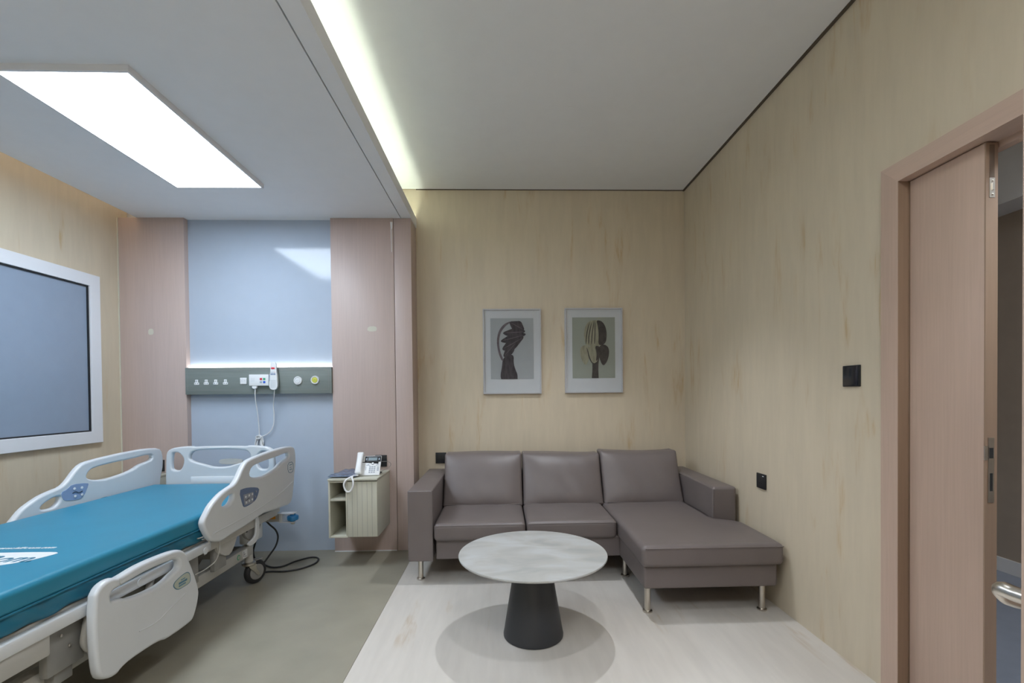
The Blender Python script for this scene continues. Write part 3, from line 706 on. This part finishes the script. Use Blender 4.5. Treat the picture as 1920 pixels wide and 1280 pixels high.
# mattress
def mfn(p, u, v, ww):
    q = Vector(p)
    q.z -= .010*max(0, abs(u)-.86)*7*(1 if ww > 0 else 0)
    return q
mt = rbox('mattress', (-2.388, 1.27, .530), (-1.520, 3.272, .610), .022, M['mattress'], bed, (14, 24, 2), None, 4)
def mf2(p, u, v, ww):
    q = Vector(p); s = 1 if u > 0 else -1
    if abs(u) > .9: q.x += s*(.002*math.sin(v*23+ww*2)*math.sin(v*9+1)+.004*math.sin(v*51+ww*3)); q.z += .003*math.sin(v*31)
    return q
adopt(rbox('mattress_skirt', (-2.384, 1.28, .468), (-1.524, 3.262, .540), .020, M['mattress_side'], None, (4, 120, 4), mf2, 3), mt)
tube('mattress_piping', [(-1.5195, 1.32, .536), (-1.5190, 2.0, .538), (-1.5195, 3.2, .536)], .004, M['mattress_side']).parent = None
adopt(bpy.data.objects['mattress_piping'], mt)
def T(x, y, z): return Matrix.Translation((x, y, z))
adopt(text_mesh('lettering', 'www.hill-rom.com', .031, T(-1.890, 1.905, .6107), M['white2'], None, .0004, .25, .0006), mt)
badge = sheet('badge', [[(-2.215, 1.845), (-2.0, 1.852), (-1.73, 1.850), (-1.700, 1.838), (-1.700, 1.82), (-1.725, 1.760), (-1.785, 1.708), (-1.88, 1.680), (-1.99, 1.672), (-2.11, 1.695), (-2.19, 1.76), (-2.225, 1.82)]], 'xy', .6106, .0010, M['white2'], None, 0, 2)
adopt(badge, mt)
adopt(text_mesh('lettering', 'Hill-Rom.', .098, T(-1.905, 1.772, .6113), M['mattress_side'], None, .0003, .3, .0015), mt)

# side rails (outlines on the rail's own plane: y, z)
HR = [(3.354, .848), (3.385, .816), (3.392, .725), (3.368, .652), (3.35, .561), (3.327, .481), (3.289, .452), (3.191, .459), (3.099, .462), (2.98, .475), (2.923, .481), (2.737, .459), (2.579, .452), (2.496, .442), (2.44, .458), (2.403, .478), (2.367, .529), (2.348, .568), (2.354, .593), (2.38, .619), (2.413, .651), (2.469, .68), (2.515, .698), (2.575, .711), (2.625, .719), (2.665, .749), (2.706, .795), (2.748, .827), (2.806, .838), (2.959, .85), (3.113, .857), (3.244, .858)]
H1 = [(2.774, .745), (2.789, .774), (2.826, .792), (2.958, .801), (3.111, .805), (3.223, .813), (3.288, .812), (3.29, .777), (3.231, .766), (3.173, .757), (3.127, .737), (3.055, .722), (2.923, .709), (2.861, .714), (2.802, .726)]
H2 = [(2.501, .63), (2.513, .645), (2.549, .662), (2.586, .672), (2.609, .671), (2.613, .655), (2.604, .635), (2.578, .619), (2.548, .616), (2.513, .621)]
HP = [(2.66, .676), (2.716, .679), (2.8, .668), (2.877, .648), (2.865, .616), (2.834, .583), (2.768, .571), (2.71, .569), (2.693, .585)]
HPI = [(2.701, .644), (2.806, .638), (2.805, .578), (2.71, .581)]
HS = [(3.259, .744), (3.344, .743), (3.348, .674), (3.296, .664), (3.257, .685)]
FR = [(1.706, .489), (1.711, .5), (1.728, .52), (1.755, .53), (1.785, .53), (1.799, .524), (1.813, .521), (1.895, .531), (1.961, .532), (2.031, .529), (2.107, .524), (2.155, .513), (2.188, .489), (2.204, .452), (2.229, .402), (2.25, .352), (2.275, .282), (2.269, .243), (2.254, .202), (2.231, .165), (2.213, .156), (2.137, .154), (2.051, .157), (2.022, .169), (1.965, .176), (1.855, .179), (1.813, .172), (1.795, .161), (1.767, .164), (1.735, .177), (1.714, .199), (1.705, .256), (1.7, .357), (1.7, .424)]
F1 = [(1.773, .455), (1.772, .469), (1.781, .482), (1.809, .484), (1.863, .489), (1.96, .494), (2.067, .489), (2.122, .481), (2.141, .468), (2.145, .444), (2.136, .433), (2.104, .426), (2.058, .411), (1.999, .406), (1.924, .411), (1.88, .418), (1.843, .425), (1.826, .437), (1.802, .441), (1.777, .448)]
FS = [(2.095, .374), (2.107, .386), (2.135, .394), (2.177, .401), (2.198, .395), (2.209, .38), (2.211, .35), (2.201, .34), (2.167, .339), (2.134, .339), (2.114, .347), (2.099, .362)]
def disc(name, y, z, r, x, side, m, par, h=.002):
    prof = [(r, 0), (r, side*h), (r*.7, side*h*1.4)]
    o = lathe(name, prof, m, (x, y, z), 'x', 20); return adopt(o, par)
def rail_head(xc, side, near):
    """side: +1 when the detailed face points to +x"""
    r = sheet('side_rail', [HR, H1, H2], 'yz', xc, .034, BW, bed, .011, 1)
    r['label'] = 'raised head-end side rail nearest the sofa' if near else 'raised head-end side rail by the window'
    xf = xc+side*.0172
    if not near:
        FP = [(2.612, .690), (2.650, .700), (2.680, .722), (2.779, .712), (2.785, .700), (2.752, .640), (2.720, .628), (2.640, .638), (2.625, .650)]
        adopt(sheet('control_panel', [FP], 'yz', xf, .004, M['panelblue_light'], None, .0008, 1), r)
        xb = xf+side*.003
        for (y, z) in ((2.692, .695), (2.738, .692), (2.695, .652), (2.738, .652)): disc('control_button', y, z, .0075, xb, side, M['white'], r)
        adopt(tube('control_symbol', [(xb, 2.68, .672), (xb, 2.70, .676), (xb, 2.72, .668), (xb, 2.742, .672)], .002, M['black']), r)
        adopt(tube('panel_seam', [(xf, 2.69, .555), (xf, 2.70, .575), (xf, 2.85, .600), (xf, 2.92, .600), (xf, 2.94, .59)], .0015, M['stickerline']), r)
        return r
    pn = sheet('control_panel', [HP], 'yz', xf, .004, M['panelblue'], None, .0008, 1); adopt(pn, r)
    adopt(sheet('control_panel', [HPI], 'yz', xf+side*.0022, .0015, M['panelgrey'], None, 0, 0), r)
    xb = xf+side*.003
    for (y, z) in ((2.722, .627), (2.757, .628), (2.792, .628), (2.727, .594), (2.757, .597), (2.790, .598)):
        disc('control_button', y, z, .0065, xb, side, M['white'], r)
    adopt(tube('control_symbol', [(xb, 2.715, .611), (xb, 2.735, .607), (xb, 2.75, .613), (xb, 2.762, .611)], .0016, M['black']), r)
    for (y, z) in ((2.835, .635), (2.825, .607)): disc('control_button', y, z, .006, xf+side*.002, side, M['panelgrey'], r)
    if near:
        st_ = sheet('sticker', [chaikin(HS, 1), [((y-3.30)*.90+3.30, (z-.705)*.90+.705) for y, z in chaikin(HS, 1)]], 'yz', xf, .0015, M['stickerline'], None, 0, 0); adopt(st_, r)
        adopt(boxes('sticker_print', [((xf, 3.285, .722), (xf+.001, 3.325, .727)), ((xf, 3.285, .69), (xf+.001, 3.322, .695)), ((xf, 3.29, .705), (xf+.001, 3.315, .708))], M['stickerline']), r)
    # raised moulding line low on the face
    adopt(tube('moulding', [(xf-side*.001, 2.42, .505), (xf-side*.001, 2.8, .520), (xf-side*.001, 3.15, .560), (xf-side*.001, 3.33, .60)], .004, BW), r)
    return r
XN, XFR = -1.492, mir(-1.492)
rail_head(XN, 1, True)
rail_head(XFR, 1, False)
# lowered foot-end rail
XL2 = -1.472
fr = sheet('side_rail', [FR, F1], 'yz', XL2, .036, BW, bed, .012, 1); fr['label'] = 'lowered foot-end side rail hanging below the mattress'
xf = XL2+.0182
adopt(sheet('sticker', [FS], 'yz', xf, .001, M['stickerline'], None, 0, 1), fr)
adopt(sheet('sticker', [[((y-2.158)*.92+2.158, (z-.368)*.90+.368) for y, z in FS]], 'yz', xf+.0006, .001, M['sticker'], None, 0, 1), fr)
adopt(boxes('sticker_print', [((xf+.001, 2.145, .376), (xf+.0018, 2.172, .380)), ((xf+.001, 2.130, .362), (xf+.0018, 2.185, .371)), ((xf+.001, 2.130, .352), (xf+.0018, 2.175, .358))], M['stickerline']), fr)
adopt(tube('moulding', [(xf-.001, 1.90, .27), (xf-.001, 1.99, .262), (xf-.001, 2.08, .282), (xf-.001, 2.17, .305)], .003, BW), fr)
adopt(tube('grip_seam', [(xf-.012, 1.808, .522), (xf+.0005, 1.812, .510), (xf+.0005, 1.812, .492)], .0015, BG), fr)
fr2 = sheet('side_rail', [FR, F1], 'yz', mir(XL2), .036, BW, bed, .012, 1); fr2['label'] = 'lowered foot-end side rail on the window side'

# headboard and footboard
def hbm(l): return l+[(2*BX-x, z) for x, z in l[::-1]]
HBo = hbm([(-2.329, .40), (-2.327, .60), (-2.323, .796), (-2.311, .833), (-2.279, .851), (-2.225, .859), (-2.148, .864), (-2.135, .857), (-2.05, .861)])
HBl = [(-2.28, .809), (-2.27, .821), (-2.234, .821), (-2.204, .785), (-2.2, .757), (-2.214, .711), (-2.237, .695), (-2.277, .698), (-2.286, .722)]
HBr = [(2*BX-x, z) for x, z in HBl]
HBc = hbm([(-2.0, .716), (-2.06, .734), (-2.125, .752), (-2.160, .768), (-2.163, .790), (-2.150, .818), (-2.120, .832), (-2.0, .839)])
hb = sheet('headboard', [HBo, HBl, HBr, HBc], 'xz', 3.315, .036, BW, bed, .011, 1)
adopt(box('headboard_insert', (-2.15, 3.290, .60), (-1.76, 3.298, .652), M['white2'], None, .002), hb)
adopt(sheet('headboard_handle', [[(-1.985, .750), (-1.965, .768), (-1.835, .768), (-1.815, .750), (-1.83, .730), (-1.97, .730)]], 'xz', 3.335, .014, BG, None, .003, 1), hb)
fbd = sheet('footboard', [HBo, HBl, HBr, HBc], 'xz', 1.215, .036, BW, bed, .011, 1)
# deck and frame
box('mattress_deck', (-2.37, 1.28, .445), (-1.54, 3.27, .467), BG, bed, .004)
for sx in (1, -1):
    def X(x): return x if sx > 0 else mir(x)
    def bb(name, l, m, par=bed, bev=.003): return boxes(name, [((X(a[0]), a[1], a[2]), (X(b[0]), b[1], b[2])) for a, b in l], m, par, bev)
    bb('frame_rail', [((-1.535, 1.26, .415), (-1.500, 2.45, .462))], M['bedwhite'], bed, .010)
    bb('frame_rail', [((-1.560, 2.43, .400), (-1.520, 3.20, .452))], BG, bed, .006)
    bb('rail_cover', [((-1.53, 1.27, .345), (-1.512, 1.60, .418))], BG, bed, .008)
    bb('lower_beam', [((-1.645, 1.25, .200), (-1.595, 3.02, .262))], BG, bed, .004)
    bb('hinge_bracket', [((-1.575, 1.62, .25), (-1.545, 1.76, .42)), ((-1.60, 1.66, .20), (-1.56, 1.73, .28))], BG2, bed, .004)
    bb('hinge_bracket', [((-1.575, 2.30, .26), (-1.55, 2.42, .40))], BG2, bed, .004)
    bb('hinge_bracket', [((-1.575, 2.55, .26), (-1.55, 2.66, .40))], BG2, bed, .004)
    # rail swing arms
    for ya in (1.80, 2.10):
        tube('swing_arm', [(X(-1.545), ya, .43), (X(-1.52), ya-.06, .36), (X(-1.52), ya-.06, .30), (X(-1.50), ya, .25), (X(-1.488), ya+.04, .25)], .014, BG, bed)
    for ya in (2.68, 2.95):
        sheet('rail_linkage', [[(ya-.07, .475), (ya+.06, .475), (ya+.08, .42), (ya+.02, .33), (ya-.03, .31), (ya-.12, .36), (ya-.13, .41)]], 'yz', X(-1.545), .020, BG if ya < 2.8 else BG2, bed, .003, 1)
    sheet('linkage_hook', [[(2.90, .47), (2.93, .47), (2.94, .36), (2.90, .31), (2.82, .31), (2.80, .335), (2.87, .345), (2.90, .37)]], 'yz', X(-1.512), .012, BW, bed, .003, 2)
    # corner housing over the caster
    hz = bb('corner_housing', [((-1.660, 2.98, .27), (-1.590, 3.145, .462))], BW, bed, .012)
    if sx > 0: adopt(box('blue_label', (-1.5895, 3.05, .335), (-1.588, 3.085, .40), M['bluebtn']), hz)
    # push bumper
    bb('bumper_arm', [((-1.76, 3.335, .318), (-1.555, 3.372, .372))], BG, bed, .003)
    bb('bumper_fork', [((-1.575, 3.325, .372), (-1.470, 3.380, .378)), ((-1.575, 3.325, .312), (-1.470, 3.380, .318)), ((-1.5745, 3.332, .3183), (-1.553, 3.374, .3717))], BW, bed, .001)
    rl = lathe('bumper_roller', [(.018, .318), (.020, .326), (.036, .328), (.038, .335), (.038, .352), (.034, .358), (.018, .360), (.018, .372)], M['blueplastic'], (X(-1.487), 3.352, 0), 'z', 32, bed); rl['label'] = 'blue corner bumper wheel'
    lathe('bumper_bolt', [(.010, .296), (.014, .300), (.014, .312)], BG, (X(-1.487), 3.352, 0), 'z', 20, bed)
    if sx > 0:
        adopt(box('orange_label', (-1.640, 3.3335, .338), (-1.600, 3.3345, .358), M['orange']), bpy.data.objects['bumper_arm'])
        box('bumper_plate', (-1.675, 3.326, .325), (-1.645, 3.334, .385), BG, bed, .002)
        # marks on the beam
        lathe('green_mark', [(.016, 0), (.016, .001)], M['green'], (-1.595, 2.86, .232), 'x', 24, bed)
        lathe('green_mark_centre', [(.011, .0012), (.011, .0016)], M['sticker'], (-1.595, 2.86, .232), 'x', 24, bed)
        box('white_label', (-1.5955, 2.905, .208), (-1.594, 2.955, .256), M['white2'], bed)
        boxes('label_print', [((-1.5942, 2.915, .215), (-1.5936, 2.919, .25)), ((-1.5942, 2.915, .228), (-1.5936, 2.935, .231)), ((-1.5942, 2.928, .214), (-1.5936, 2.945, .217))], M['print'], bed)
        # hook and drainage bag holder wire
        tube('wire_hook', [(-1.515, 2.395, .485), (-1.505, 2.42, .478), (-1.505, 2.425, .42), (-1.508, 2.40, .405)], .003, BG, bed)
        tube('wire_hook', [(-1.515, 2.36, .50), (-1.503, 2.50, .47), (-1.503, 2.50, .36), (-1.51, 2.42, .33), (-1.53, 2.36, .32)], .003, BG, bed)
        disc('round_cap', 2.395, .428, .018, -1.499, 1, BW, bed, .003)
        disc('round_cap', 1.97, .440, .016, -1.499, 1, BW, bed, .003)
        for (y, z) in ((1.69, .33), (1.66, .38), (2.84, .395), (2.875, .40), (1.60, .36)): disc('bolt', y, z, .006, -1.534, 1, M['steel'] if y < 2 else M['black'], bed, .003)
# cross members and lift
boxes('cross_member', [((-2.30, 1.42, .20), (-1.62, 1.48, .26))], BG2, bed, .004)
boxes('cross_member', [((-2.30, 2.93, .20), (-1.62, 2.99, .26))], BG2, bed, .004)
boxes('cross_member', [((-2.36, 2.42, .40), (-1.54, 2.46, .445))], BG2, bed, .003)
boxes('cross_member', [((-2.36, 1.72, .40), (-1.54, 1.76, .445))], BG2, bed, .003)
boxes('head_crossbar', [((-2.34, 3.20, .39), (-1.57, 3.34, .43))], BG, bed, .004)
for y_a, y_b in ((1.50, 1.85), (2.50, 2.85)):
    for x_ in (-1.70, -2.21):
        sheet('lift_arm', [[(y_a, .22), (y_a+.06, .22), (y_b+.05, .43), (y_b-.02, .44)]], 'yz', x_, .022, BG2, bed, .003, 0)
tube('actuator', [(BX, 1.55, .27), (BX, 2.05, .37)], .03, M['black'], bed, bez=False)
box('motor_box', (-2.05, 2.05, .30), (-1.86, 2.30, .40), M['black'], bed, .01)
# casters
def caster(x, y, rot):
    t0 = lathe('caster_stem', [(.024, .145), (.024, .275)], BG, (x, y, 0), 'z', 24, bed)
    adopt(lathe('caster_swivel', [(.034, .128), (.040, .134), (.040, .146), (.030, .152)], M['steel'], (x, y, 0), 'z', 28), t0)
    R = Matrix.Translation((x, y, 0)) @ Matrix.Rotation(rot, 4, 'Z')
    fk = None
    for s in (1, -1):
        a = sheet('caster_fork', [[(-.020, .135), (.036, .135), (.030, .105), (.060, .062), (.044, .050), (.018, .085), (-.014, .115)]], 'yz', s*.024, .006, M['steel'], None, .001, 1)
        a.data.transform(R); adopt(a, t0)
    wv = lathe('caster_wheel', [(.030, -.018), (.060, -.018), (.070, -.013), (.0745, -.005), (.0745, .005), (.070, .013), (.060, .018), (.030, .018)], M['rubber'], (0, .042, .0745), 'x', 40)
    wv.data.transform(R); adopt(wv, bed)
    hbv = lathe('wheel_hub', [(.012, -.021), (.046, -.020), (.050, -.017), (.050, .017), (.046, .020), (.012, .021)], BG2, (0, .042, .0745), 'x', 32); hbv.data.transform(R); adopt(hbv, wv)
    pd = box('brake_pedal', (-.018, .035, .146), (.018, .085, .153), M['bedgrey2'], None, .002); pd.data.transform(R); adopt(pd, t0)
caster(-1.620, 3.020, math.radians(-25)); caster(mir(-1.620), 3.020, math.radians(20))
caster(-1.620, 1.42, math.radians(160)); caster(mir(-1.620), 1.42, math.radians(-10))
# power cable
tube('power_cable', [(-1.70, 3.30, .40), (-1.705, 3.345, .36), (-1.66, 3.36, .30), (-1.605, 3.36, .24), (-1.60, 3.36, .18), (-1.64, 3.33, .09), (-1.70, 3.26, .012), (-1.74, 3.20, .007),
     (-1.60, 3.23, .007), (-1.47, 3.235, .007), (-1.38, 3.30, .007), (-1.345, 3.42, .007), (-1.40, 3.50, .007), (-1.49, 3.44, .007), (-1.58, 3.31, .007), (-1.68, 3.35, .007), (-1.78, 3.45, .007), (-1.84, 3.50, .02), (-1.80, 3.45, .15), (-1.74, 3.37, .27), (-1.72, 3.34, .37)], .0058, M['rubber'], bed)
